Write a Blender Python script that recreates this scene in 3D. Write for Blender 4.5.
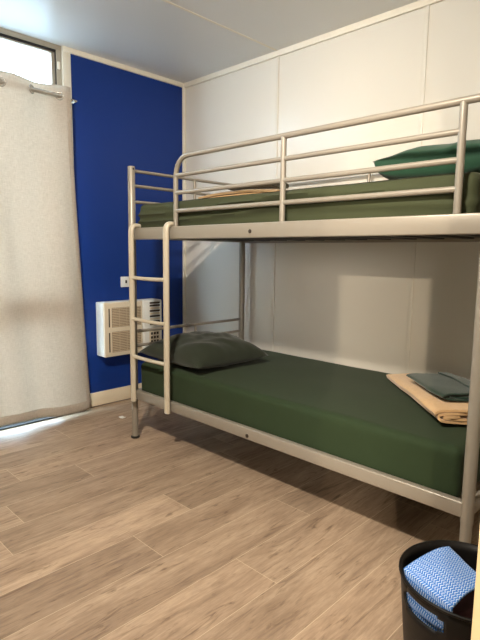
import bpy, bmesh, math, random
from mathutils import Vector, Matrix, noise

random.seed(7)
scene = bpy.context.scene
for _o in list(bpy.data.objects):
    bpy.data.objects.remove(_o)

# ------------------------------------------------------------------ camera
cam_data = bpy.data.cameras.new('camera')
cam = bpy.data.objects.new('camera', cam_data)
scene.collection.objects.link(cam)
R_ = Vector((0.71199397, 0.70208397, 0.0119454))
U_ = Vector((-0.1005392, 0.08509235, 0.99128763))
F_ = Vector((-0.69495069, 0.70699179, -0.1311722))
cam.matrix_world = Matrix(((R_.x, U_.x, -F_.x, 3.2249), (R_.y, U_.y, -F_.y, -2.6305),
                           (R_.z, U_.z, -F_.z, 1.111), (0, 0, 0, 1)))
cam_data.sensor_fit = 'HORIZONTAL'
cam_data.sensor_width = 36.0
cam_data.lens = 507.94 / 480 * 36.0
cam_data.clip_start = 0.02
scene.camera = cam

# ------------------------------------------------------------------ world + lights + exposure
world = bpy.data.worlds.new('world')
scene.world = world
world.use_nodes = True
bg = world.node_tree.nodes['Background']
bg.inputs[0].default_value = (0.64, 0.84, 1.0, 1)
bg.inputs[1].default_value = 17.0

def lamp(name, kind, loc, power, color, target=None, **kw):
    d = bpy.data.lights.new(name, kind)
    d.energy = power
    d.color = color
    for k, v in kw.items():
        setattr(d, k, v)
    o = bpy.data.objects.new(name, d)
    o.location = loc
    if target is not None:
        o.rotation_euler = (Vector(target) - Vector(loc)).to_track_quat('-Z', 'Y').to_euler()
    scene.collection.objects.link(o)
    return o

# ceiling lamp of the room (behind the photographer's left), daylight through the glass door,
# added fill light and wall-patch spot in the unseen passage outside the doorway
lamp('ceiling_lamp_light', 'SPOT', (2.30, -2.55, 2.33), 275, (1.0, 0.89, 0.74), (1.35, -0.55, 0.55), spot_size=2.3, spot_blend=1.0, shadow_soft_size=0.06)
lamp('doorway_fill_light', 'AREA', (4.9, -5.0, 1.55), 125, (1.0, 0.88, 0.74), (1.6, 0, 0.95), shape='SQUARE', size=0.9)  # added soft fill through the doorway, no known lamp
lamp('passage_end_light', 'SPOT', (5.533, -7.0, 2.36), 620, (1.0, 0.82, 0.58), (1.8, 0, 0.75), spot_size=0.5, spot_blend=0.3, shadow_soft_size=0.05)

lamp('sun', 'SUN', (2.0, -14, 20), 3, (0.86, 0.94, 1.0), (0, 0, 0) , angle=0.01)

scene.view_settings.view_transform = 'Standard'
scene.view_settings.look = 'None'
scene.view_settings.gamma = 1.0
scene.view_settings.use_curve_mapping = False
scene.view_settings.exposure = 0.12

# ------------------------------------------------------------------ materials
def lin(c):
    return tuple(((v / 255) / 12.92 if v / 255 <= 0.04045 else ((v / 255 + 0.055) / 1.055) ** 2.4) for v in c) + (1,)

def new_mat(name):
    m = bpy.data.materials.new(name)
    m.use_nodes = True
    nt = m.node_tree
    return m, nt, nt.nodes['Principled BSDF']

def mat(name, rgb, rough=0.5, metal=0.0, spec=0.5, var=0.06, scale=12.0, bump=0.0, bscale=80.0, stretch=(1, 1, 1), coat=0.0, sheen=0.0):
    m, nt, b = new_mat(name)
    N, L = nt.nodes, nt.links
    tc = N.new('ShaderNodeTexCoord')
    mp = N.new('ShaderNodeMapping'); mp.inputs['Scale'].default_value = stretch
    L.new(tc.outputs['Object'], mp.inputs[0])
    nz = N.new('ShaderNodeTexNoise'); nz.inputs['Scale'].default_value = scale; nz.inputs['Detail'].default_value = 4
    L.new(mp.outputs[0], nz.inputs[0])
    mx = N.new('ShaderNodeMix'); mx.data_type = 'RGBA'
    c = lin(rgb)
    mx.inputs[6].default_value = tuple(max(0, v * (1 - var)) for v in c[:3]) + (1,)
    mx.inputs[7].default_value = tuple(min(1, v * (1 + var)) for v in c[:3]) + (1,)
    L.new(nz.outputs[0], mx.inputs[0])
    L.new(mx.outputs[2], b.inputs['Base Color'])
    b.inputs['Roughness'].default_value = rough
    b.inputs['Metallic'].default_value = metal
    b.inputs['Specular IOR Level'].default_value = spec
    b.inputs['Coat Weight'].default_value = coat
    b.inputs['Coat Roughness'].default_value = 0.08
    b.inputs['Sheen Weight'].default_value = sheen
    if bump:
        n2 = N.new('ShaderNodeTexNoise'); n2.inputs['Scale'].default_value = bscale; n2.inputs['Detail'].default_value = 3
        L.new(mp.outputs[0], n2.inputs[0])
        bp = N.new('ShaderNodeBump'); bp.inputs['Strength'].default_value = bump; bp.inputs['Distance'].default_value = 0.004
        L.new(n2.outputs[0], bp.inputs['Height']); L.new(bp.outputs[0], b.inputs['Normal'])
    return m

def floor_mat():
    m, nt, b = new_mat('oak_plank_vinyl')
    N, L = nt.nodes, nt.links
    geo = N.new('ShaderNodeTexCoord')
    at = N.new('ShaderNodeAttribute'); at.attribute_name = 'plank'
    # per-plank offset so that the grain breaks at every joint
    off = N.new('ShaderNodeVectorMath'); off.operation = 'MULTIPLY_ADD'
    L.new(at.outputs['Color'], off.inputs[0]); off.inputs[1].default_value = (7.0, 13.0, 3.0)
    L.new(geo.outputs['Object'], off.inputs[2])
    def noise_n(scale, sx, sy, detail, rough=0.55, dist=0.0):
        mp = N.new('ShaderNodeMapping'); mp.inputs['Scale'].default_value = (sx, sy, 1)
        L.new(off.outputs[0], mp.inputs[0])
        n = N.new('ShaderNodeTexNoise'); n.inputs['Scale'].default_value = scale
        n.inputs['Detail'].default_value = detail; n.inputs['Roughness'].default_value = rough
        n.inputs['Distortion'].default_value = dist
        L.new(mp.outputs[0], n.inputs[0]); return n
    broad = noise_n(3.2, 3.0, 0.7, 3, 0.5, 0.6)
    streak = noise_n(9.0, 5.0, 0.42, 5, 0.6, 1.2)
    fine = noise_n(60.0, 3.0, 0.35, 3, 0.7)
    dark = noise_n(5.0, 4.5, 0.75, 4, 0.6, 2.2)
    r1 = N.new('ShaderNodeValToRGB')
    r1.color_ramp.elements[0].position = 0.30; r1.color_ramp.elements[0].color = lin((130, 109, 91))
    r1.color_ramp.elements[1].position = 0.72; r1.color_ramp.elements[1].color = lin((194, 171, 147))
    e = r1.color_ramp.elements.new(0.5); e.color = lin((168, 145, 123))
    mixn = N.new('ShaderNodeMath'); mixn.operation = 'MULTIPLY_ADD'
    L.new(streak.outputs[0], mixn.inputs[0]); mixn.inputs[1].default_value = 0.55
    half = N.new('ShaderNodeMath'); half.operation = 'MULTIPLY'; half.inputs[1].default_value = 0.45
    L.new(broad.outputs[0], half.inputs[0]); L.new(half.outputs[0], mixn.inputs[2])
    L.new(mixn.outputs[0], r1.inputs[0])
    # dark grain checks
    r2 = N.new('ShaderNodeValToRGB')
    r2.color_ramp.elements[0].position = 0.57; r2.color_ramp.elements[0].color = (1, 1, 1, 1)
    r2.color_ramp.elements[1].position = 0.72; r2.color_ramp.elements[1].color = (0.34, 0.30, 0.27, 1)
    L.new(dark.outputs[0], r2.inputs[0])
    mul = N.new('ShaderNodeMix'); mul.data_type = 'RGBA'; mul.blend_type = 'MULTIPLY'; mul.inputs[0].default_value = 0.8
    L.new(r1.outputs[0], mul.inputs[6]); L.new(r2.outputs[0], mul.inputs[7])
    r3 = N.new('ShaderNodeValToRGB')
    r3.color_ramp.elements[0].position = 0.3; r3.color_ramp.elements[0].color = (0.80, 0.80, 0.80, 1)
    r3.color_ramp.elements[1].position = 0.7; r3.color_ramp.elements[1].color = (1.12, 1.12, 1.12, 1)
    L.new(fine.outputs[0], r3.inputs[0])
    mul2 = N.new('ShaderNodeMix'); mul2.data_type = 'RGBA'; mul2.blend_type = 'MULTIPLY'; mul2.inputs[0].default_value = 0.8
    L.new(mul.outputs[2], mul2.inputs[6]); L.new(r3.outputs[0], mul2.inputs[7])
    # per plank tone
    sep = N.new('ShaderNodeSeparateColor'); L.new(at.outputs['Color'], sep.inputs[0])
    tone = N.new('ShaderNodeMath'); tone.operation = 'MULTIPLY_ADD'; L.new(sep.outputs[0], tone.inputs[0])
    tone.inputs[1].default_value = 0.30; tone.inputs[2].default_value = 0.84
    mul3 = N.new('ShaderNodeVectorMath'); mul3.operation = 'SCALE'
    L.new(mul2.outputs[2], mul3.inputs[0]); L.new(tone.outputs[0], mul3.inputs['Scale'])
    L.new(mul3.outputs[0], b.inputs['Base Color'])
    b.inputs['Roughness'].default_value = 0.42
    b.inputs['Specular IOR Level'].default_value = 0.4
    bp = N.new('ShaderNodeBump'); bp.inputs['Strength'].default_value = 0.12; bp.inputs['Distance'].default_value = 0.003
    L.new(fine.outputs[0], bp.inputs['Height']); L.new(bp.outputs[0], b.inputs['Normal'])
    return m

def linen_mat():
    m, nt, b = new_mat('curtain_linen')
    N, L = nt.nodes, nt.links
    tc = N.new('ShaderNodeTexCoord')
    def nz(scale, st):
        mp = N.new('ShaderNodeMapping'); mp.inputs['Scale'].default_value = st
        L.new(tc.outputs['Object'], mp.inputs[0])
        n = N.new('ShaderNodeTexNoise'); n.inputs['Scale'].default_value = scale; n.inputs['Detail'].default_value = 3
        L.new(mp.outputs[0], n.inputs[0]); return n
    a = nz(36, (1, 1, 8)); c = nz(36, (1, 8, 1))
    ad = N.new('ShaderNodeMath'); ad.operation = 'ADD'; L.new(a.outputs[0], ad.inputs[0]); L.new(c.outputs[0], ad.inputs[1])
    r = N.new('ShaderNodeValToRGB')
    r.color_ramp.elements[0].position = 0.35; r.color_ramp.elements[0].color = lin((198, 187, 174))
    r.color_ramp.elements[1].position = 0.65; r.color_ramp.elements[1].color = lin((216, 206, 194))
    hf = N.new('ShaderNodeMath'); hf.operation = 'MULTIPLY'; hf.inputs[1].default_value = 0.5
    L.new(ad.outputs[0], hf.inputs[0]); L.new(hf.outputs[0], r.inputs[0])
    L.new(r.outputs[0], b.inputs['Base Color'])
    b.inputs['Roughness'].default_value = 0.9; b.inputs['Specular IOR Level'].default_value = 0.1
    bp = N.new('ShaderNodeBump'); bp.inputs['Strength'].default_value = 0.25; bp.inputs['Distance'].default_value = 0.002
    L.new(ad.outputs[0], bp.inputs['Height']); L.new(bp.outputs[0], b.inputs['Normal'])
    tr = N.new('ShaderNodeBsdfTranslucent'); L.new(r.outputs[0], tr.inputs[0])
    ms = N.new('ShaderNodeMixShader'); ms.inputs[0].default_value = 0.34
    L.new(b.outputs[0], ms.inputs[1]); L.new(tr.outputs[0], ms.inputs[2])
    L.new(ms.outputs[0], N['Material Output'].inputs[0])
    return m

def glass_mat():
    m, nt, b = new_mat('window_glass')
    N, L = nt.nodes, nt.links
    N.remove(b)
    t = N.new('ShaderNodeBsdfTransparent'); t.inputs[0].default_value = (0.95, 0.98, 0.99, 1)
    g = N.new('ShaderNodeBsdfGlossy'); g.inputs['Roughness'].default_value = 0.02
    ms = N.new('ShaderNodeMixShader'); ms.inputs[0].default_value = 0.06
    L.new(t.outputs[0], ms.inputs[1]); L.new(g.outputs[0], ms.inputs[2])
    L.new(ms.outputs[0], N['Material Output'].inputs[0])
    return m

def zigzag_mat():
    """blue towelling woven with rows of small white zigzags (uses the cloth's own UVs)"""
    m, nt, b = new_mat('blue_zigzag_towel')
    N, L = nt.nodes, nt.links
    uv = N.new('ShaderNodeUVMap')
    sp = N.new('ShaderNodeSeparateXYZ'); L.new(uv.outputs[0], sp.inputs[0])
    def math_(op, a, bval=None, c=None):
        n = N.new('ShaderNodeMath'); n.operation = op
        for i, v in enumerate((a, bval, c)):
            if v is None: continue
            if isinstance(v, (int, float)): n.inputs[i].default_value = v
            else: L.new(v, n.inputs[i])
        return n.outputs[0]
    row = math_('MULTIPLY', sp.outputs[1], 13.0)
    col = math_('MULTIPLY', sp.outputs[0], 22.0)
    fr = math_('FRACT', row)
    tri = math_('PINGPONG', fr, 0.5)
    ph = math_('FRACT', math_('MULTIPLY_ADD', tri, 1.6, col))
    hit = math_('LESS_THAN', ph, 0.29)
    gap = math_('GREATER_THAN', math_('PINGPONG', fr, 0.5), 0.06)
    hit = math_('MULTIPLY', hit, gap)
    mx = N.new('ShaderNodeMix'); mx.data_type = 'RGBA'
    mx.inputs[6].default_value = lin((66, 122, 200)); mx.inputs[7].default_value = lin((206, 222, 240))
    L.new(hit, mx.inputs[0]); L.new(mx.outputs[2], b.inputs['Base Color'])
    b.inputs['Roughness'].default_value = 0.95; b.inputs['Specular IOR Level'].default_value = 0.1
    return m

M = dict(
    blue=mat('blue_wall_paint', (16, 51, 128), 0.5, spec=0.3, var=0.03, scale=3, bump=0.04, bscale=60),
    white=mat('white_wall_panel', (218, 214, 205), 0.26, var=0.015, scale=2, bump=0.015, bscale=7),
    plain=mat('cream_wall_paint', (214, 204, 186), 0.6, var=0.02),
    ceil=mat('ceiling_panel', (226, 227, 227), 0.38, var=0.015, scale=2),
    trim=mat('white_trim', (232, 226, 212), 0.35, var=0.02),
    base=mat('cream_baseboard', (224, 208, 182), 0.45, var=0.04, scale=6),
    jamb=mat('door_casing_paint', (226, 202, 160), 0.45, var=0.03, scale=5),
    groove=mat('plank_joint', (206, 186, 160), 0.55, var=0.05),
    alu=mat('window_aluminium', (172, 162, 146), 0.4, 0.15, var=0.04),
    dark=mat('dark_gasket', (26, 24, 24), 0.6, var=0.1),
    steel=mat('silver_painted_steel', (148, 141, 130), 0.36, 0.25, var=0.03, scale=20),
    legm=mat('bare_leg_metal', (138, 130, 118), 0.32, 0.55, var=0.04, scale=20),
    cream=mat('cream_painted_steel', (192, 182, 163), 0.38, 0.05, var=0.03, scale=20),
    black=mat('black_rubber', (20, 19, 19), 0.5, var=0.1),
    bolt=mat('dark_bolt', (70, 60, 52), 0.4, 0.6, var=0.1),
    slat=mat('dark_bed_slat', (64, 62, 60), 0.6, 0.2, var=0.08),
    sheet=mat('dark_green_sheet', (40, 54, 33), 0.8, spec=0.18, var=0.10, scale=9, bump=0.10, bscale=40, sheen=0.06),
    sage=mat('sage_green_sheet', (58, 63, 42), 0.8, spec=0.2, var=0.10, scale=9, bump=0.12, bscale=35, sheen=0.05),
    pil=mat('dark_green_pillowcase', (34, 41, 28), 0.75, spec=0.3, var=0.12, scale=10, bump=0.12, bscale=50, sheen=0.2),
    pil2=mat('emerald_pillowcase', (28, 66, 46), 0.75, spec=0.3, var=0.12, scale=10, bump=0.12, bscale=50, sheen=0.2),
    blanket=mat('tan_fleece', (206, 168, 122), 0.95, spec=0.1, var=0.12, scale=60, bump=0.5, bscale=160, sheen=0.4),
    towel=mat('dark_teal_towel', (34, 56, 46), 0.95, spec=0.1, var=0.18, scale=60, bump=0.6, bscale=220, sheen=0.3),
    towel2=mat('dark_olive_towel', (62, 66, 50), 0.95, spec=0.1, var=0.18, scale=60, bump=0.6, bscale=220, sheen=0.3),
    plastic=mat('cream_appliance_plastic', (226, 214, 192), 0.4, var=0.02),
    plside=mat('white_appliance_plastic', (228, 230, 228), 0.4, var=0.02),
    grille=mat('tan_grille_plastic', (200, 182, 156), 0.5, var=0.03),
    gap=mat('brown_dark_recess', (64, 54, 46), 0.7, var=0.05),
    brown=mat('brown_grille_recess', (118, 102, 84), 0.7, var=0.05),
    tub=mat('black_tub_rubber', (17, 15, 14), 0.48, spec=0.25, var=0.1, bump=0.05),
    plum=mat('plum_brown_cloth', (78, 52, 52), 0.95, spec=0.1, var=0.2, scale=25, bump=0.4, bscale=90),
    chrome=mat('brushed_rod_steel', (206, 202, 194), 0.25, 0.65, var=0.02),
    paper=mat('white_paper', (236, 234, 228), 0.8, var=0.02),
    ground=mat('outdoor_concrete', (132, 134, 136), 0.9, var=0.08),
    floor=floor_mat(), linen=linen_mat(), glass=glass_mat(), zig=zigzag_mat(),
)

# ------------------------------------------------------------------ mesh helpers
class MB:
    def __init__(self):
        self.bm = bmesh.new()

    def box(self, lo, hi, bev=0.0, seg=2):
        lo, hi = Vector(lo), Vector(hi)
        r = bmesh.ops.create_cube(self.bm, size=1.0)
        vs = r['verts']
        c, s = (lo + hi) / 2, hi - lo
        for v in vs:
            v.co = Vector((c.x + v.co.x * s.x, c.y + v.co.y * s.y, c.z + v.co.z * s.z))
        if bev:
            es = list({e for v in vs for e in v.link_edges})
            bmesh.ops.bevel(self.bm, geom=es, offset=min(bev, min(s) * 0.45), segments=seg, profile=0.5, affect='EDGES')
        return self

    def tube(self, pts, r, seg=14, cap=True, flat=1.0, up=None):
        """round (or flattened) tube along a list of points; r may be a list"""
        pts = [Vector(p) for p in pts]
        n = len(pts)
        rs = r if isinstance(r, (list, tuple)) else [r] * n
        rings = []
        nrm = None
        for i, p in enumerate(pts):
            if i == 0: t = pts[1] - pts[0]
            elif i == n - 1: t = pts[-1] - pts[-2]
            else: t = (pts[i + 1] - pts[i]).normalized() + (pts[i] - pts[i - 1]).normalized()
            t.normalize()
            if nrm is None:
                a = Vector(up) if up else (Vector((0, 0, 1)) if abs(t.z) < 0.9 else Vector((1, 0, 0)))
                nrm = (a - t * a.dot(t)).normalized()
            else:
                nrm = (nrm - t * nrm.dot(t)).normalized()
            bi = t.cross(nrm)
            rings.append([self.bm.verts.new(p + nrm * (math.cos(2 * math.pi * k / seg) * rs[i]) +
                                            bi * (math.sin(2 * math.pi * k / seg) * rs[i] * flat)) for k in range(seg)])
        for a, b in zip(rings[:-1], rings[1:]):
            for k in range(seg):
                self.bm.faces.new((a[k], a[(k + 1) % seg], b[(k + 1) % seg], b[k]))
        if cap:
            self.bm.faces.new(list(reversed(rings[0]))); self.bm.faces.new(rings[-1])
        return self

    def lathe(self, prof, center, axis='Z', seg=32):
        """prof: list of (radius, height) revolved around an axis through center"""
        c = Vector(center)
        rings = []
        for r, h in prof:
            ring = []
            for k in range(seg):
                a = 2 * math.pi * k / seg
                x, y = r * math.cos(a), r * math.sin(a)
                p = {'Z': (x, y, h), 'X': (h, x, y), 'Y': (y, h, x)}[axis]
                ring.append(self.bm.verts.new(c + Vector(p)))
            rings.append(ring)
        for a, b in zip(rings[:-1], rings[1:]):
            for k in range(seg):
                self.bm.faces.new((a[k], a[(k + 1) % seg], b[(k + 1) % seg], b[k]))
        if prof[0][0] > 1e-5: self.bm.faces.new(list(reversed(rings[0])))
        if prof[-1][0] > 1e-5: self.bm.faces.new(rings[-1])
        return self

    def grid(self, nu, nv, fn, close=False):
        vs = [[self.bm.verts.new(Vector(fn(i / nu, j / nv))) for j in range(nv + 1)] for i in range(nu + 1)]
        for i in range(nu):
            for j in range(nv):
                self.bm.faces.new((vs[i][j], vs[i + 1][j], vs[i + 1][j + 1], vs[i][j + 1]))
        return vs

    def build(self, name, m, parent=None, smooth=True, angle=40, weld=True):
        if weld:
            bmesh.ops.remove_doubles(self.bm, verts=self.bm.verts, dist=1e-5)
        bmesh.ops.recalc_face_normals(self.bm, faces=self.bm.faces)
        me = bpy.data.meshes.new(name)
        self.bm.to_mesh(me); self.bm.free()
        me.materials.append(m)
        if smooth:
            for p in me.polygons: p.use_smooth = True
            try: me.set_sharp_from_angle(angle=math.radians(angle))
            except Exception: pass
        o = bpy.data.objects.new(name, me)
        scene.collection.objects.link(o)
        if parent is not None:
            o.parent = parent
            o.matrix_parent_inverse = Matrix.Translation(parent_world(parent)).inverted()
        return o

def parent_world(p):
    v = Vector(p.location)
    if p.parent is not None and p.type == 'EMPTY':
        v = v + parent_world(p.parent)
    return v

def empty(name, loc, label, cat, group=None):
    o = bpy.data.objects.new(name, None)
    o.empty_display_size = 0.1
    o.location = loc
    scene.collection.objects.link(o)
    return tag(o, label, cat, group)

def tag(o, label, cat, group=None, kind=None):
    o['label'] = label; o['category'] = cat
    if group: o['group'] = group
    if kind: o['kind'] = kind
    return o

def struct(o):
    o['kind'] = 'structure'
    return o

def arc(p0, corner, p1, n=8):
    p0, c, p1 = Vector(p0), Vector(corner), Vector(p1)
    return [p0 * (1 - t) ** 2 + c * 2 * t * (1 - t) + p1 * t ** 2 for t in [k / n for k in range(n + 1)]]

# ------------------------------------------------------------------ room shell
H = 2.4
XR, YF = 3.0, -3.4            # inner face of the doorway wall, inner face of the wall behind
WALL_T = 0.10
DOOR_Y0, DOOR_Y1, DOOR_H = -2.821, -1.867, 2.06
WIN_Y0, WIN_Y1 = -2.45, -0.998

# floor: one surface of planks (0.195 wide, running towards the panelled wall) with pale joints
f = MB()
bmf = f.bm
lay = bmf.loops.layers.float_color.new('plank')
PW = 0.1955
known = {0: [-1.25, -0.05], 1: [-0.62], 2: [-0.48], 3: [-1.42], 4: [-1.848], 6: [-1.288], 7: [-1.583], 8: [-0.95], 9: [-1.40, -0.2], 5: [-0.75]}
x_first = 0.25 - PW * 2
xs = [x_first + PW * i for i in range(-1, 40)]
for i in range(len(xs) - 1):
    xa, xb = xs[i], xs[i + 1]
    if xb < -0.09 or xa > 6.5: continue
    k = round((xa - 0.25) / PW)
    js = list(known.get(k, [random.uniform(-1.9, -0.2)]))
    y = min(js)
    while y > -7.5:
        y -= 1.22; js.append(y)
    y = max(js)
    while y < 0.2:
        y += 1.22; js.append(y)
    js = sorted(v for v in js if -7.98 < v < -0.02)
    js = [-8.0] + js + [0.0]
    for ya, yb in zip(js[:-1], js[1:]):
        if ya == yb: continue
        col = (random.random(), random.random(), random.random(), 1)
        g = 0.0011
        a = max(xa, -0.09)
        b_ = min(xb, 6.5)
        vs = [bmf.verts.new((a + g, ya + g, 0)), bmf.verts.new((b_ - g, ya + g, 0)),
              bmf.verts.new((b_ - g, yb - g, 0)), bmf.verts.new((a + g, yb - g, 0))]
        fc = bmf.faces.new(vs)
        for lp in fc.loops: lp[lay] = col
# bed of the joints just beneath, and the slab
vs = [bmf.verts.new(p) for p in ((-0.09, -8, -0.0006), (6.5, -8, -0.0006), (6.5, 0, -0.0006), (-0.09, 0, -0.0006))]
fj = bmf.faces.new(vs); fj.material_index = 1
floor = f.build('floor', M['floor'], smooth=False, weld=False)
floor.data.materials.append(M['groove'])
for p in floor.data.polygons:
    if p.area > 5: p.material_index = 1
    if p.normal.z < 0: p.flip()
struct(floor)

m = MB()
m.box((-0.1, -8.1, H), (6.6, 0.1, H + 0.08))
struct(m.build('ceiling', M['ceil'], smooth=False))

def one(name, lo, hi, mt, bev=0.0, parent=None):
    return MB().box(lo, hi, bev).build(name, mt, parent)

struct(one('wall_left', (-0.10, WIN_Y1 + 0.055, 0), (0, 0, H), M['blue']))
struct(one('wall_left_beyond_window', (-0.10, -8.1, 0), (0, WIN_Y0, H), M['plain']))
struct(one('wall_back', (-0.10, 0, 0), (6.6, 0.10, H), M['white']))
struct(one('wall_front', (0, YF - 0.1, 0), (XR, YF, H), M['plain']))
m = MB()
m.box((XR, DOOR_Y1, 0), (XR + WALL_T, 0, H))
m.box((XR, YF - 0.1, 0), (XR + WALL_T, DOOR_Y0, H))
m.box((XR, DOOR_Y0, DOOR_H), (XR + WALL_T, DOOR_Y1, H))
struct(m.build('wall_right', M['plain'], smooth=False))
m = MB()
m.box((6.5, -8.1, 0), (6.6, 0.0, H))
m.box((0, -8.1, 0), (6.5, -8.0, H))
m.box((XR + WALL_T, -1.0, 0), (6.5, -0.9, H))
struct(m.build('added_passage_walls', M['plain'], smooth=False))  # added unseen passage walls that keep sky light out of the doorway

# door casing round the doorway the photograph is taken from
m = MB()
t = 0.018
m.box((XR - 0.012, DOOR_Y1 - t, 0), (XR + WALL_T + 0.012, DOOR_Y1, DOOR_H), 0.002)
m.box((XR - 0.012, DOOR_Y0, 0), (XR + WALL_T + 0.012, DOOR_Y0 + t, DOOR_H), 0.002)
m.box((XR - 0.012, DOOR_Y0, DOOR_H - t), (XR + WALL_T + 0.012, DOOR_Y1, DOOR_H), 0.002)
m.box((XR - 0.012, DOOR_Y1, 0), (XR, DOOR_Y1 + 0.05, DOOR_H + 0.05), 0.002)
m.box((XR - 0.012, DOOR_Y0 - 0.05, 0), (XR, DOOR_Y0, DOOR_H + 0.05), 0.002)
m.box((XR - 0.012, DOOR_Y0, DOOR_H), (XR, DOOR_Y1, DOOR_H + 0.05), 0.002)
struct(m.build('door_1', M['jamb']))

# panel cover strips of the white wall and ceiling, coves, corner strip, baseboards
n_trim = [0]
def trim(lo, hi, mt='trim', bev=0.002):
    n_trim[0] += 1
    return struct(one('trim_%d' % n_trim[0], lo, hi, M[mt], bev))
for x in (0.957, 1.95, 2.945):
    trim((x - 0.011, -0.0075, 0), (x + 0.011, 0, H - 0.03), 'white', 0.0015)
trim((0.0, -0.02, 0), (0.02, 0, H))
trim((0.0, -0.016, H - 0.036), (XR, 0, H))
trim((0.0, WIN_Y1, H - 0.032), (0.016, 0, H))
for x in (0.957, 1.95):
    trim((x - 0.008, YF, H - 0.004), (x + 0.008, 0, H))
trim((-0.10, WIN_Y1, 0), (0.012, WIN_Y1 + 0.055, H))
struct(one('baseboard_left', (0, WIN_Y1 + 0.055, 0.006), (0.014, 0, 0.105), M['base'], 0.003))
struct(one('baseboard_back', (0.014, -0.014, 0.006), (XR, 0, 0.105), M['base'], 0.003))

# ------------------------------------------------------------------ sliding glass door / window
win = bpy.data.objects.new('window_1', None); scene.collection.objects.link(win); struct(win)
win.location = (-0.05, (WIN_Y0 + WIN_Y1) / 2, 0)
m = MB()
m.box((-0.09, WIN_Y1 - 0.035, 0), (-0.004, WIN_Y1, H), 0.002)
m.box((-0.09, WIN_Y0, 0), (-0.004, WIN_Y0 + 0.035, H), 0.002)
m.box((-0.09, WIN_Y0, H - 0.030), (-0.002, WIN_Y1, H), 0.002)
m.box((-0.09, WIN_Y0, 0), (-0.004, WIN_Y1, 0.02), 0.002)
m.build('window_frame', M['alu'], win)
m = MB()
ym = -1.72
for (ya, yb, x0) in ((WIN_Y1 - 0.035, ym - 0.02, -0.045), (ym + 0.02, WIN_Y0 + 0.035, -0.08)):
    m.box((x0, yb, 0.03), (x0 + 0.03, yb + 0.04, H - 0.045), 0.002)
    m.box((x0, ya - 0.028, 0.03), (x0 + 0.03, ya, H - 0.045), 0.002)
    m.box((x0, yb, 0.03), (x0 + 0.03, ya, 0.055), 0.002)
    m.box((x0, yb, H - 0.052), (x0 + 0.03, ya, H - 0.044), 0.001)
    m.box((x0, yb, 0.70), (x0 + 0.03, ya, 0.85), 0.002)
    if x0 > -0.06: m.box((x0 + 0.02, yb + 0.03, 0.72), (0.03, ya - 0.03, 0.83), 0.004)  # added block behind the curtain, deepens the rail's band of shade
m.build('sash', M['alu'], win)
m = MB()
m.box((-0.048, WIN_Y0 + 0.035, H - 0.045), (-0.008, WIN_Y1 - 0.035, H - 0.028))
m.box((-0.048, WIN_Y1 - 0.041, 0.03), (-0.008, WIN_Y1 - 0.035, H - 0.028))
m.build('gasket', M['dark'], win)
m = MB()
m.box((-0.034, ym - 0.02, 0.05), (-0.030, WIN_Y1 - 0.05, H - 0.05))
m.box((-0.068, WIN_Y0 + 0.05, 0.05), (-0.064, ym + 0.02, H - 0.05))
m.build('pane', M['glass'], win)
m = MB()
m.box((-0.012, WIN_Y1 - 0.030, 2.255), (0.004, WIN_Y1 - 0.012, 2.30), 0.003)
m.build('latch', M['trim'], win)
m = MB()
m.box((-0.01, WIN_Y0, 0.0), (0.05, WIN_Y1 + 0.07, 0.010), 0.002)
m.build('sill_track', M['dark'], win)
# ground outside the glass door
struct(one('ground', (-9.0, -9.0, -0.25), (-0.12, 6.0, -0.15), M['ground']))

# ------------------------------------------------------------------ curtain and rod
ROD_X, ROD_Z = 0.10, 2.062
cur = empty('curtain', (0.10, -1.6, 0.03), 'beige linen eyelet curtain hanging over the tall window', 'curtain')
E0, EP = -1.072, 0.1745
def cur_pt(u, v):
    z = 0.028 + v * (2.118 - 0.028)
    top = 1.0 - v
    y_edge = -1.012 + 0.10 * top ** 1.1
    y = y_edge + u * (-2.36 - y_edge)
    ph = math.pi * (y - E0) / EP
    A = 0.030 * math.exp(-((2.07 - z) / 0.25) ** 2 if z < 2.07 else 0)
    w = A * math.sin(ph) * min(1.0, 1.0)
    lowamp = 1 - math.exp(-((2.07 - z) / 0.5) ** 2) if z < 2.07 else 0
    w += lowamp * (0.013 * math.sin(y * 17.0 + 0.9 + 0.4 * z) + 0.010 * math.sin(y * 7.3 + 2.0) + 0.006 * math.sin(y * 31 + 3 * z))
    w += 0.016 * lowamp * max(0, top - 0.5) * math.sin(y * 9 + 1.0)
    zz = z
    if v < 0.001 or True:
        zz += (0.012 * math.sin(y * 8.0 + 0.5) + 0.006) * max(0, 1 - v * 12)
        zz += 0.008 * math.cos(2 * ph / 2 + 0.4) * max(0, (v - 0.97) / 0.03)
    return (ROD_X + w, y, zz)
m = MB()
m.grid(200, 90, cur_pt)
cl = m.build('cloth', M['linen'], cur, angle=80)
sm = cl.modifiers.new('thick', 'SOLIDIFY'); sm.thickness = 0.0015; sm.offset = 0
m = MB()   # stitched side and bottom hems
def hem_side(u, v):
    p = Vector(cur_pt(0.0 + u * 0.02, v)); return (p.x + 0.0022, p.y, p.z)
m.grid(3, 60, hem_side)
def hem_bot(u, v):
    p = Vector(cur_pt(u, v * 0.030)); return (p.x + 0.0022, p.y, p.z)
m.grid(120, 3, hem_bot)
hm = m.build('hem', M['linen'], cur, angle=80)
s2 = hm.modifiers.new('thick', 'SOLIDIFY'); s2.thickness = 0.001; s2.offset = 0
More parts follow.
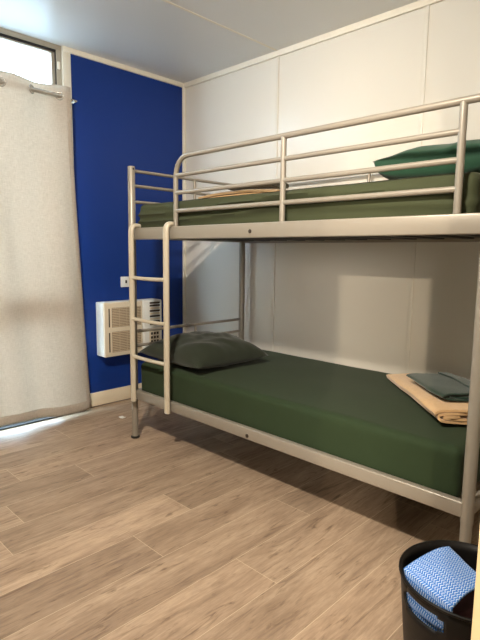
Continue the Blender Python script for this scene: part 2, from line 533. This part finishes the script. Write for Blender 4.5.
for k in range(0, 8):
    y = E0 - EP * k
    # eyelet ring, its axis follows the cloth normal at the crossing
    sgn = math.cos(math.pi * (y - E0) / EP)
    dxdy = 0.030 * math.pi / EP * sgn
    nrm = Vector((1, -dxdy, 0)).normalized()
    tan = Vector((dxdy, 1, 0)).normalized()
    m = MB()
    pts = []
    for q in range(25):
        a = 2 * math.pi * q / 24
        pts.append(Vector((ROD_X, y, ROD_Z)) + tan * (0.021 * math.cos(a)) + Vector((0, 0, 0.021 * math.sin(a))))
    m.tube(pts, 0.0058, 8, cap=False)
    m.build('eyelet', M['chrome'], cur)

rod = empty('curtain_rod', (ROD_X, -1.6, ROD_Z), 'brushed steel curtain rod along the top of the window', 'curtain rod')
MB().tube([(ROD_X, -2.45, ROD_Z), (ROD_X, -1.03, ROD_Z)], 0.0135, 16).build('pole', M['chrome'], rod)
m = MB(); m.lathe([(0.0135, 0), (0.019, 0.002), (0.019, 0.018), (0.012, 0.022)], (ROD_X, -1.036, ROD_Z), 'Y', 20)
m.build('finial', M['chrome'], rod)
m = MB()
m.tube([(0.012, -0.965, ROD_Z - 0.012), (ROD_X, -0.965, ROD_Z - 0.012)], 0.006, 10)
m.tube([(ROD_X, -1.02, ROD_Z - 0.004), (ROD_X, -0.955, ROD_Z - 0.008)], 0.005, 10)
m.lathe([(0.012, 0.0125), (0.012, 0.015), (0.006, 0.017)], (0, -0.965, ROD_Z - 0.012), 'X', 16)
m.build('bracket', M['chrome'], rod)

# ------------------------------------------------------------------ air conditioner on the blue wall
ac = empty('air_conditioner', (0.0, -0.565, 0.38), 'cream window air conditioner set in the blue wall behind the bed ladder', 'air conditioner')
Y0, Y1, Z0, Z1, XF = -0.806, -0.318, 0.372, 0.756, 0.12
yd = -0.49    # division between grille side and control side
m = MB()
m.box((0.0005, Y0, Z0), (XF - 0.022, Y1, Z1), 0.008, 3)
m.build('casing', M['plside'], ac)
m = MB(); m.box((XF - 0.024, Y0, Z0), (XF - 0.004, yd, Z1), 0.006, 3)
m.build('front_frame', M['plastic'], ac)
for za, zb in ((Z0 + 0.030, 0.548), (0.580, Z1 - 0.038)):
    MB().box((XF - 0.006, Y0 + 0.034, za + 0.004), (XF - 0.0030, Y0 + 0.043, zb - 0.004)).build('side_slot', M['gap'], ac)
    gp = MB().box((XF - 0.006, Y0 + 0.060, za), (XF - 0.0032, yd - 0.016, zb)).build('recess', M['brown'], ac)
    m = MB()
    n = 12
    for k in range(n):
        z = za + (zb - za) * (k + 0.5) / n
        hh = (zb - za) / n * 0.34
        m.box((XF - 0.0045, Y0 + 0.062, z - hh), (XF - 0.0005, yd - 0.018, z + hh), 0.0012, 1)
    for y in (Y0 + 0.12, Y0 + 0.18, Y0 + 0.24):
        m.box((XF - 0.004, y - 0.0015, za), (XF - 0.0012, y + 0.0015, zb))
    m.build('intake_grille', M['grille'], ac)
m = MB()      # control column with rounded outer edge
m.box((XF - 0.026, yd + 0.002, Z0), (XF + 0.004, Y1, Z1), 0.012, 3)
m.build('control_column', M['plside'], ac)
for k in range(9):
    z = 0.735 - k * 0.020
    w = (yd + 0.058, Y1 - 0.022)
    m = MB(); m.box((XF + 0.001, w[0], z - 0.007), (XF + 0.006, w[1], z + 0.006), 0.001, 1)
    if k in (2, 4, 6):
        m.build('vent_louver', M['plastic'], ac)
    else:
        m.build('vent_slot', M['gap'], ac)
m = MB(); m.box((XF + 0.001, yd + 0.052, 0.42), (XF + 0.0055, Y1 - 0.02, 0.535), 0.002, 1)
m.build('control_panel', M['plastic'], ac)
for r_ in range(3):
    for c_ in range(3):
        yy = yd + 0.066 + c_ * 0.026; zz = 0.505 - r_ * 0.030
        MB().box((XF + 0.004, yy, zz - 0.009), (XF + 0.008, yy + 0.017, zz + 0.009), 0.001, 1).build('button', M['gap'], ac)

# power switch on the wall
sw = empty('wall_switch', (0.0, -0.55, 0.855), 'small white switch plate on the blue wall above the air conditioner', 'switch')
MB().box((0.0003, -0.60, 0.852), (0.012, -0.505, 0.928), 0.004, 2).build('plate', M['plside'], sw)
MB().box((0.010, -0.565, 0.880), (0.016, -0.552, 0.902), 0.002, 1).build('toggle', M['dark'], sw)

# ------------------------------------------------------------------ bunk bed
XL, XE = 0.717, 2.656
YA, YB = -0.967, -0.065
ZL0, ZL1 = 0.248, 0.302
ZU0, ZU1 = 1.177, 1.2425
ZP, ZG = 1.586, 1.588
bed = empty('bunk_bed', ((XL + XE) / 2, (YA + YB) / 2, 0), 'silver tubular steel bunk bed with guard rails and a hooked ladder', 'bunk bed')

for (x, y) in ((XL, YA), (XL, YB), (XE, YA), (XE, YB)):
    m = MB(); m.tube([(x, y, 0.232), (x, y, ZP - 0.004), (x, y, ZP)], [0.0205, 0.0205, 0.0185], 18)
    po = m.build('post', M['steel'], bed)
    MB().tube([(x, y, 0.008), (x, y, 0.233)], 0.0185, 18).build('leg', M['steel'], po)
    m = MB(); m.lathe([(0.024, 0.0), (0.027, 0.003), (0.026, 0.009), (0.0195, 0.012)], (x, y, 0.0), 'Z', 20)
    m.build('foot_cap', M['black'], po)
    if y == YA:
        m = MB(); m.lathe([(0.0055, 0.0), (0.0055, 0.0025), (0.003, 0.003)], (x + 0.020, y, ZP - 0.016), 'X', 12)
        m.build('hole_disc', M['bolt'], po)  # dark disc, its colour stands in for the shade of an open hole

def rail_long(z0, z1, y):
    m = MB(); m.box((XL + 0.012, y - 0.015, z0), (XE - 0.012, y + 0.015, z1), 0.005, 3)
    return m.build('side_rail', M['steel'], bed)
def rail_cross(z0, z1, x):
    m = MB(); m.box((x - 0.014, YA + 0.012, z0), (x + 0.014, YB - 0.012, z1), 0.005, 3)
    return m.build('cross_rail', M['steel'], bed)
for z0, z1 in ((ZL0, ZL1), (ZU0, ZU1)):
    for y in (YA, YB):
        sr = rail_long(z0, z1, y)
        if y == YA:
            m = MB(); zb = (z0 + z1) / 2
            m.lathe([(0.0, -0.0045), (0.005, -0.0045), (0.009, -0.003), (0.009, 0.0005)], (1.66, y - 0.0150, zb - (0.004 if z0 > 1 else 0.008)), 'Y', 14)
            m.build('bolt', M['bolt'], sr)
    for x in (XL, XE):
        rail_cross(z0 + 0.006, z1 - 0.006, x)
    for k in range(13):
        x = XL + 0.10 + (XE - XL - 0.20) * k / 12
        MB().box((x - 0.025, YA + 0.014, z0 + 0.012), (x + 0.025, YB - 0.014, z0 + 0.022), 0.002, 1).build('slat', M['slat'], bed)

# end rails (both ends, both bunks)
for x in (XL, XE):
    for z in (1.562, 1.480, 1.391):
        MB().tube([(x, YA, z), (x, YB, z)], 0.0092, 12).build('end_rail', M['steel'], bed)
    MB().tube([(x, -0.50, ZU1 - 0.008), (x, -0.50, 1.562)], 0.009, 12).build('end_upright', M['steel'], bed)
    for z in (0.645, 0.560):
        MB().tube([(x, YA, z), (x, YB, z)], 0.0092, 12).build('end_rail', M['steel'], bed)
    MB().tube([(x, -0.495, ZL1 - 0.008), (x, -0.495, 0.645)], 0.009, 12).build('end_upright', M['steel'], bed)

# front guard rail: bent hoop + three rails + uprights
XG0, XG1, XG2 = 1.118, 1.830, 2.556
gx = [(XG0, YA, ZU1 - 0.003), (XG0, YA, ZG - 0.11)] + arc((XG0, YA, ZG - 0.11), (XG0, YA, ZG), (XG0 + 0.11, YA, ZG), 8)[1:] + [(XE, YA, ZG)]
MB().tube(gx, 0.0125, 14).build('guard_hoop', M['steel'], bed)
for z in (1.497, 1.410, 1.320):
    MB().tube([(XG0, YA, z), (XG2, YA, z)], 0.0105, 12).build('guard_rail', M['steel'], bed)
for x in (XG1, XG2):
    MB().tube([(x, YA, ZU1 - 0.003), (x, YA, ZG)], 0.0125, 14).build('guard_upright', M['steel'], bed)
# rear guard rail
MB().tube([(XL, YB, 1.568), (XE, YB, 1.568)], 0.0105, 12).build('rear_guard_rail', M['steel'], bed)
MB().tube([(XL, YB, 1.42), (XE, YB, 1.42)], 0.0105, 12).build('rear_guard_rail', M['steel'], bed)
MB().tube([(1.694, YB, ZU1 - 0.003), (1.694, YB, 1.568)], 0.009, 12).build('rear_upright', M['steel'], bed)

# ladder hooked over the upper side rail
lad = bpy.data.objects.new('ladder', None); scene.collection.objects.link(lad)
lad.parent = bed; lad.location = Vector((0.9, -1.0, 0.0)) - Vector(bed.location)
lad['label'] = 'cream ladder'
YS = YA - 0.036
for x in (0.760, 1.080):
    pts = [(x, YS, 0.244), (x, YS, ZU1 - 0.03)] + arc((x, YS, ZU1 - 0.03), (x, YS, ZU1 + 0.016), (x, YS + 0.034, ZU1 + 0.012), 7)[1:] + [(x, YS + 0.054, ZU1 + 0.011)]
    MB().tube(pts, 0.0195, 16, flat=0.72, up=(1, 0, 0)).build('stile', M['cream'], lad)
for z in (0.963, 0.728, 0.510):
    pts = arc((0.760, YS - 0.002, z + 0.003), (0.92, YS - 0.002, z - 0.004), (1.080, YS - 0.002, z + 0.003), 8)
    MB().tube(pts, 0.0105, 12).build('rung', M['cream'], lad)

# ------------------------------------------------------------------ mattresses
def mattress(name, lo, hi, mt, label, fold, group=None):
    """rounded block with soft fabric folds"""
    lo, hi = Vector(lo), Vector(hi)
    c, s = (lo + hi) / 2, (hi - lo) / 2
    m = MB()
    nx, ny, nz = 110, 40, 14
    rad = 0.028
    def put(p):
        q = Vector((max(-1, min(1, p[0])), max(-1, min(1, p[1])), max(-1, min(1, p[2]))))
        w = Vector((q.x * s.x, q.y * s.y, q.z * s.z))
        inn = Vector((max(-s.x + rad, min(s.x - rad, w.x)), max(-s.y + rad, min(s.y - rad, w.y)), max(-s.z + rad, min(s.z - rad, w.z))))
        d = w - inn
        nrm = Vector((0, 0, 1))
        if d.length > 1e-9:
            nrm = d.normalized(); w = inn + nrm * rad if d.length > rad * 0.999 or True else w
        P = c + w
        return P + nrm * fold(P, nrm)
    def lattice(n): return [-1 + 2 * i / n for i in range(n + 1)]
    for axis, sg in ((2, 1), (2, -1), (1, 1), (1, -1), (0, 1), (0, -1)):
        nu, nv = {2: (nx, ny), 1: (nx, nz), 0: (ny, nz)}[axis]
        def fn(u, v):
            a, b = -1 + 2 * u, -1 + 2 * v
            return put({2: (a, b, sg), 1: (a, sg, b), 0: (sg, a, b)}[axis])
        m.grid(nu, nv, fn)
    bmesh.ops.remove_doubles(m.bm, verts=m.bm.verts, dist=2e-4)
    return tag(m.build(name, mt, angle=70), label, 'mattress', group)

def fold_low(P, n):
    v = noise.noise(Vector((P.x * 3.0, P.y * 3.0, P.z * 3.0))) * 0.004
    if n.y < -0.3:
        v += 0.0025 * noise.noise(Vector((P.x * 9, 0, P.z * 3 + 4)))
    return v
def fold_up(P, n):
    v = noise.noise(Vector((P.x * 3.0, P.y * 3.0, P.z * 3.0 + 9))) * 0.004
    if n.y < -0.2 or n.x < -0.2:
        # long slack folds of the fitted sheet along the side
        for (zc, sl, w, h, x0, x1) in ((1.315, 0.030, 0.012, 0.010, 0.75, 1.9), (1.275, 0.022, 0.010, 0.009, 0.7, 1.7),
                                       (1.352, -0.012, 0.010, 0.007, 1.0, 2.4), (1.30, -0.02, 0.013, 0.008, 1.7, 2.6)):
            zz = zc + sl * (P.x - x0) + 0.006 * math.sin(P.x * 4)
            env = max(0, min(1, (P.x - x0 + 0.25) / 0.3)) * max(0, min(1, (x1 + 0.2 - P.x) / 0.3))
            v += 1.7 * env * h * math.exp(-((P.z - zz) / w) ** 2)
        if P.x > 2.5:
            v += -0.006 * math.exp(-((P.x - 2.545) / 0.012) ** 2)
    return v
mattress('mattress', (0.738, -0.946, ZL0 + 0.0235), (2.612, -0.088, 0.464), M['sheet'],
         'mattress with dark green fitted sheet on the lower bunk', fold_low)
mattress('mattress', (0.738, -0.938, ZU0 + 0.0235), (2.600, -0.088, 1.378), M['sage'],
         'mattress with creased sage green sheet on the upper bunk', fold_up)

# ------------------------------------------------------------------ pillows
def pillow(loc, size, rotz, mt, label, seed, sag=0.0, tilt=0.0, bf=0.28):
    lx, ly, h = size
    m = MB()
    nu, nv = 44, 44
    def prof(a):
        return max(0.0, 1 - abs(a) ** 2.6)
    def side(sg):
        def fn(u, v):
            a, b = -1 + 2 * u, -1 + 2 * v
            t = (prof(a) * prof(b)) ** (0.48 if sg > 0 else (0.48 if bf < 0.5 else 0.26))
            # edges drawn in between the corners
            px = a * lx / 2 * (1 - 0.05 * (1 - b * b))
            py = b * ly / 2 * (1 - 0.05 * (1 - a * a))
            n = noise.noise(Vector((a * 2.0 + seed, b * 2.0, sg)))
            n2 = noise.noise(Vector((a * 5 + seed, b * 5, sg * 2.0)))
            crease = 0.012 * t * math.sin(7 * a - 5 * b + 3 * n) * (a * a + b * b) * 0.5
            top = h * (1 - bf) if sg > 0 else -h * bf
            z = top * t * (1 + 0.16 * n) + (0.008 * n2 * t + crease if sg > 0 else 0)
            z -= sag * (a * a * 0.3)
            return (px, py, max(0.0, z + h * bf))
        return fn
    m.grid(nu, nv, side(1)); m.grid(nu, nv, side(-1))
    o = m.build('pillow', mt, angle=75)
    o.location = loc; o.rotation_euler = (tilt, 0, rotz)
    return tag(o, label, 'pillow')
pillow((0.99, -0.665, 0.466), (0.57, 0.53, 0.170), math.radians(-3), M['pil'],
       'dark green pillow at the head of the lower bunk beside the ladder', 3)
pillow((2.366, -0.50, 1.380), (0.51, 0.52, 0.160), math.radians(4), M['pil2'],
       'emerald green pillow at the foot end of the upper bunk', 11, bf=0.60)

# ------------------------------------------------------------------ folded blankets and towels
def sweep(name, path_fn, loc, rotz, L_, hw, mt, label, cat, seed, nl=34, wob=0.010):
    """textile sheet of half-thickness hw whose cross-section follows path_fn(u) -> [(y, z)...], swept along local x"""
    m = MB()
    secs = []
    for i in range(nl + 1):
        u = i / nl
        x = -L_ / 2 + L_ * u
        path = path_fn(u)
        n = len(path)
        left, right = [], []
        for j, (y, z) in enumerate(path):
            y0, z0 = path[max(0, j - 1)]; y1, z1 = path[min(n - 1, j + 1)]
            t = Vector((0, y1 - y0, z1 - z0)); t.normalize()
            nr = Vector((0, -t.z, t.y))
            ex = 0.014 * noise.noise(Vector((j * 0.17, seed, u))) * abs(2 * u - 1) ** 4
            base = Vector((x + ex, y + wob * noise.noise(Vector((x * 5, z * 12, seed))),
                           z + 0.25 * wob * noise.noise(Vector((x * 9 + seed, y * 9, 2))) * min(1, z / 0.03)))
            left.append(m.bm.verts.new(base + nr * hw)); right.append(m.bm.verts.new(base - nr * hw))
        secs.append(left + list(reversed(right)))
    ns = len(secs[0]); n = ns // 2
    for a, b in zip(secs[:-1], secs[1:]):
        for k in range(ns):
            m.bm.faces.new((a[k], a[(k + 1) % ns], b[(k + 1) % ns], b[k]))
    for s_ in (secs[0], secs[-1]):
        for k in range(n - 1):
            m.bm.faces.new((s_[k], s_[k + 1], s_[ns - 2 - k], s_[ns - 1 - k]))
    o = m.build(name, mt, angle=65)
    o.location = loc; o.rotation_euler = (0, 0, rotz)
    return tag(o, label, cat)

def spiral_path(W_, T_, turns, pitch, hw, p=2.6, start=math.pi * 0.9):
    out = []
    n = int(turns * 44)
    for k in range(n + 1):
        th = start - 2 * math.pi * turns * k / n
        dec = pitch * turns * k / n
        a, b = max(0.01, W_ / 2 - hw - dec * 1.6), max(0.0035, T_ / 2 - hw - dec)
        ca, sa = math.cos(th), math.sin(th)
        out.append((math.copysign(abs(ca) ** (2 / p), ca) * a, T_ / 2 + math.copysign(abs(sa) ** (2 / p), sa) * b))
    return out

# lower bunk: tan blanket folded round itself, lying diagonally, towel on it
A = Vector((1.960, -0.300)); B = Vector((2.445, -0.800))
d = (B - A); ang = math.atan2(d.y, d.x); Ln = d.length
side = Vector((-d.y, d.x)).normalized()
LW = 0.29
ctr = (A + B) / 2 + side * (LW / 2)
def blanket_path(u):
    T = 0.042 + 0.030 * min(1, u * 1.3)
    return spiral_path(LW * (0.90 + 0.10 * u), T, 2.15, 0.0128 * T / 0.070, 0.0048)
sweep('folded_blanket', blanket_path, (ctr.x, ctr.y, 0.467), ang, Ln, 0.0048, M['blanket'],
      'tan folded blanket lying diagonally on the lower bunk', 'blanket', 4)
tc_ = A.lerp(B, 0.60) + side * 0.165
sweep('folded_towel', lambda u: spiral_path(0.25 * (0.94 + 0.06 * math.sin(3 * u)), 0.034 + 0.012 * u, 1.6, 0.0100, 0.0034, start=math.pi * 0.4),
      (tc_.x, tc_.y, 0.539), ang + 0.06, 0.38, 0.0034, M['towel'],
      'dark green folded towel on the tan blanket of the lower bunk', 'towel', 9)
# upper bunk
sweep('folded_blanket', lambda u: spiral_path(0.36, 0.074 - 0.018 * abs(2 * u - 1) ** 3, 2.1, 0.0140, 0.0045), (1.235, -0.50, 1.380), math.radians(3), 0.56, 0.0045, M['blanket'],
      'tan folded blanket on the upper bunk under a dark towel', 'blanket', 14)
sweep('folded_towel', lambda u: spiral_path(0.22, 0.036, 1.6, 0.0105, 0.0034, start=math.pi * 0.4), (1.26, -0.52, 1.456), math.radians(6), 0.30, 0.0034, M['towel2'],
      'dark folded towel on the tan blanket of the upper bunk', 'towel', 19)

# ------------------------------------------------------------------ black tub with laundry
TC = Vector((2.838, -1.462, 0.0)); TR, TH = 0.152, 0.360
tub = empty('laundry_tub', TC, 'black rubber tub with a slot handle standing by the doorway', 'tub')
NA = 128
hs = [0.0, 0.06, 0.12, 0.18, 0.24, 0.28, 0.296, 0.302, 0.308, 0.314, 0.320, 0.326, 0.332, 0.338, TH]
def tub_r(h): return 0.118 + (TR - 0.118) * (h / TH) ** 0.9
m = MB()
rings = []
for h in hs:
    ring = []
    for k in range(NA):
        a = 2 * math.pi * k / NA
        ring.append(m.bm.verts.new(TC + Vector((tub_r(h) * math.cos(a), tub_r(h) * math.sin(a), h + 0.001))))
    rings.append(ring)
slot_dirs = [math.radians(-111), math.radians(69)]
def in_slot(k, j):
    a = 2 * math.pi * (k + 0.5) / NA
    hz = (hs[j] + hs[j + 1]) / 2
    for s_ in slot_dirs:
        da = (a - s_ + math.pi) % (2 * math.pi) - math.pi
        q = (da / 0.40) ** 4 + ((hz - 0.317) / 0.0200) ** 4
        if q < 1.05: return True
    return False
for j in range(len(hs) - 1):
    for k in range(NA):
        if in_slot(k, j): continue
        a, b = rings[j], rings[j + 1]
        m.bm.faces.new((a[k], a[(k + 1) % NA], b[(k + 1) % NA], b[k]))
cen = m.bm.verts.new(TC + Vector((0, 0, 0.001)))
for k in range(NA):
    m.bm.faces.new((cen, rings[0][(k + 1) % NA], rings[0][k]))
tb = m.build('bucket', M['tub'], tub, angle=60)
sm = tb.modifiers.new('thick', 'SOLIDIFY'); sm.thickness = 0.0045; sm.offset = -1
m = MB()
m.tube([TC + Vector((TR * math.cos(2 * math.pi * k / 64), TR * math.sin(2 * math.pi * k / 64), TH)) for k in range(65)], 0.0040, 10, cap=False)
m.build('rim', M['tub'], tub)

# plum cloth heaped in the tub
m = MB()
def heap(u, v):
    a = 2 * math.pi * u; r = 0.116 * v
    z = 0.312 - 0.10 * v ** 4 + 0.03 * noise.noise(Vector((r * math.cos(a) * 16, r * math.sin(a) * 16, 3)))
    return (TC.x + r * math.cos(a), TC.y + r * math.sin(a), z)
m.grid(48, 16, heap)
def heap_b(u, v):
    a = 2 * math.pi * u; r = 0.110 * v
    z = 0.02 if v < 0.999 else 0.212 + 0.03 * noise.noise(Vector((0.116 * math.cos(a) * 16, 0.116 * math.sin(a) * 16, 3)))
    rr = r if v < 0.999 else 0.116
    return (TC.x + rr * math.cos(a), TC.y + rr * math.sin(a), z)
m.grid(48, 16, heap_b)
tag(m.build('clothes_heap', M['plum'], angle=70), 'plum brown clothing heaped inside the black tub', 'clothing')

# blue zigzag towel on top, front edge tucked down inside the tub wall
m = MB()
P00 = Vector((2.722, -1.545, 0.362))   # left corner
P10 = Vector((2.858, -1.600, 0.362))   # near corner (front edge P00 -> P10)
P01 = Vector((2.765, -1.400, 0.372))   # back corner
P11 = Vector((2.880, -1.470, 0.364))   # right corner
uvl = m.bm.loops.layers.uv.new('UVMap')
nu, nv = 30, 40
def cloth(u, v):
    if v < 0.28:            # hanging part inside the wall
        t = (0.28 - v) / 0.28
        p = P00.lerp(P10, u)
        ang_ = math.atan2(p.y - TC.y, p.x - TC.x)
        r = min((p.xy - TC.xy).length, TR - 0.014) - 0.012 * t
        z = p.z + 0.004 - 0.105 * t
        q = Vector((TC.x + r * math.cos(ang_), TC.y + r * math.sin(ang_), z))
        p0 = p + Vector((0, 0, 0.004))
        w = min(1, t * 4)
        return p0.lerp(q, w)
    t = (v - 0.28) / 0.72
    p = P00.lerp(P10, u).lerp(P01.lerp(P11, u), t)
    p.z += 0.014 * math.sin(math.pi * t) * (0.6 + 0.4 * math.sin(math.pi * u)) + 0.004 + 0.004 * noise.noise(Vector((u * 3, v * 3, 1)))
    return p
grid = [[m.bm.verts.new(cloth(i / nu, j / nv)) for j in range(nv + 1)] for i in range(nu + 1)]
for i in range(nu):
    for j in range(nv):
        fc = m.bm.faces.new((grid[i][j], grid[i + 1][j], grid[i + 1][j + 1], grid[i][j + 1]))
        for lp, (a, b) in zip(fc.loops, ((i, j), (i + 1, j), (i + 1, j + 1), (i, j + 1))):
            lp[uvl].uv = (a / nu, b / nv * 1.3)
o = m.build('towel', M['zig'], angle=70, weld=False)
sm = o.modifiers.new('thick', 'SOLIDIFY'); sm.thickness = 0.006; sm.offset = 1
tag(o, 'blue towel with white zigzag weave lying over the black tub', 'towel')

# scrap of paper on the floor
m = MB()
m.grid(6, 4, lambda u, v: (0.354 + 0.05 * (u - 0.5), -0.826 + 0.03 * (v - 0.5), 0.003 + 0.008 * abs(u - 0.5) + 0.004 * v * u))
m.grid(6, 4, lambda u, v: (0.354 + 0.05 * (u - 0.5), -0.826 + 0.03 * (v - 0.5), 0.001 + 0.008 * abs(u - 0.5) + 0.004 * v * u))
tag(m.build('paper_scrap', M['paper']), 'tiny white scrap of paper on the floor left of the bed leg', 'paper')
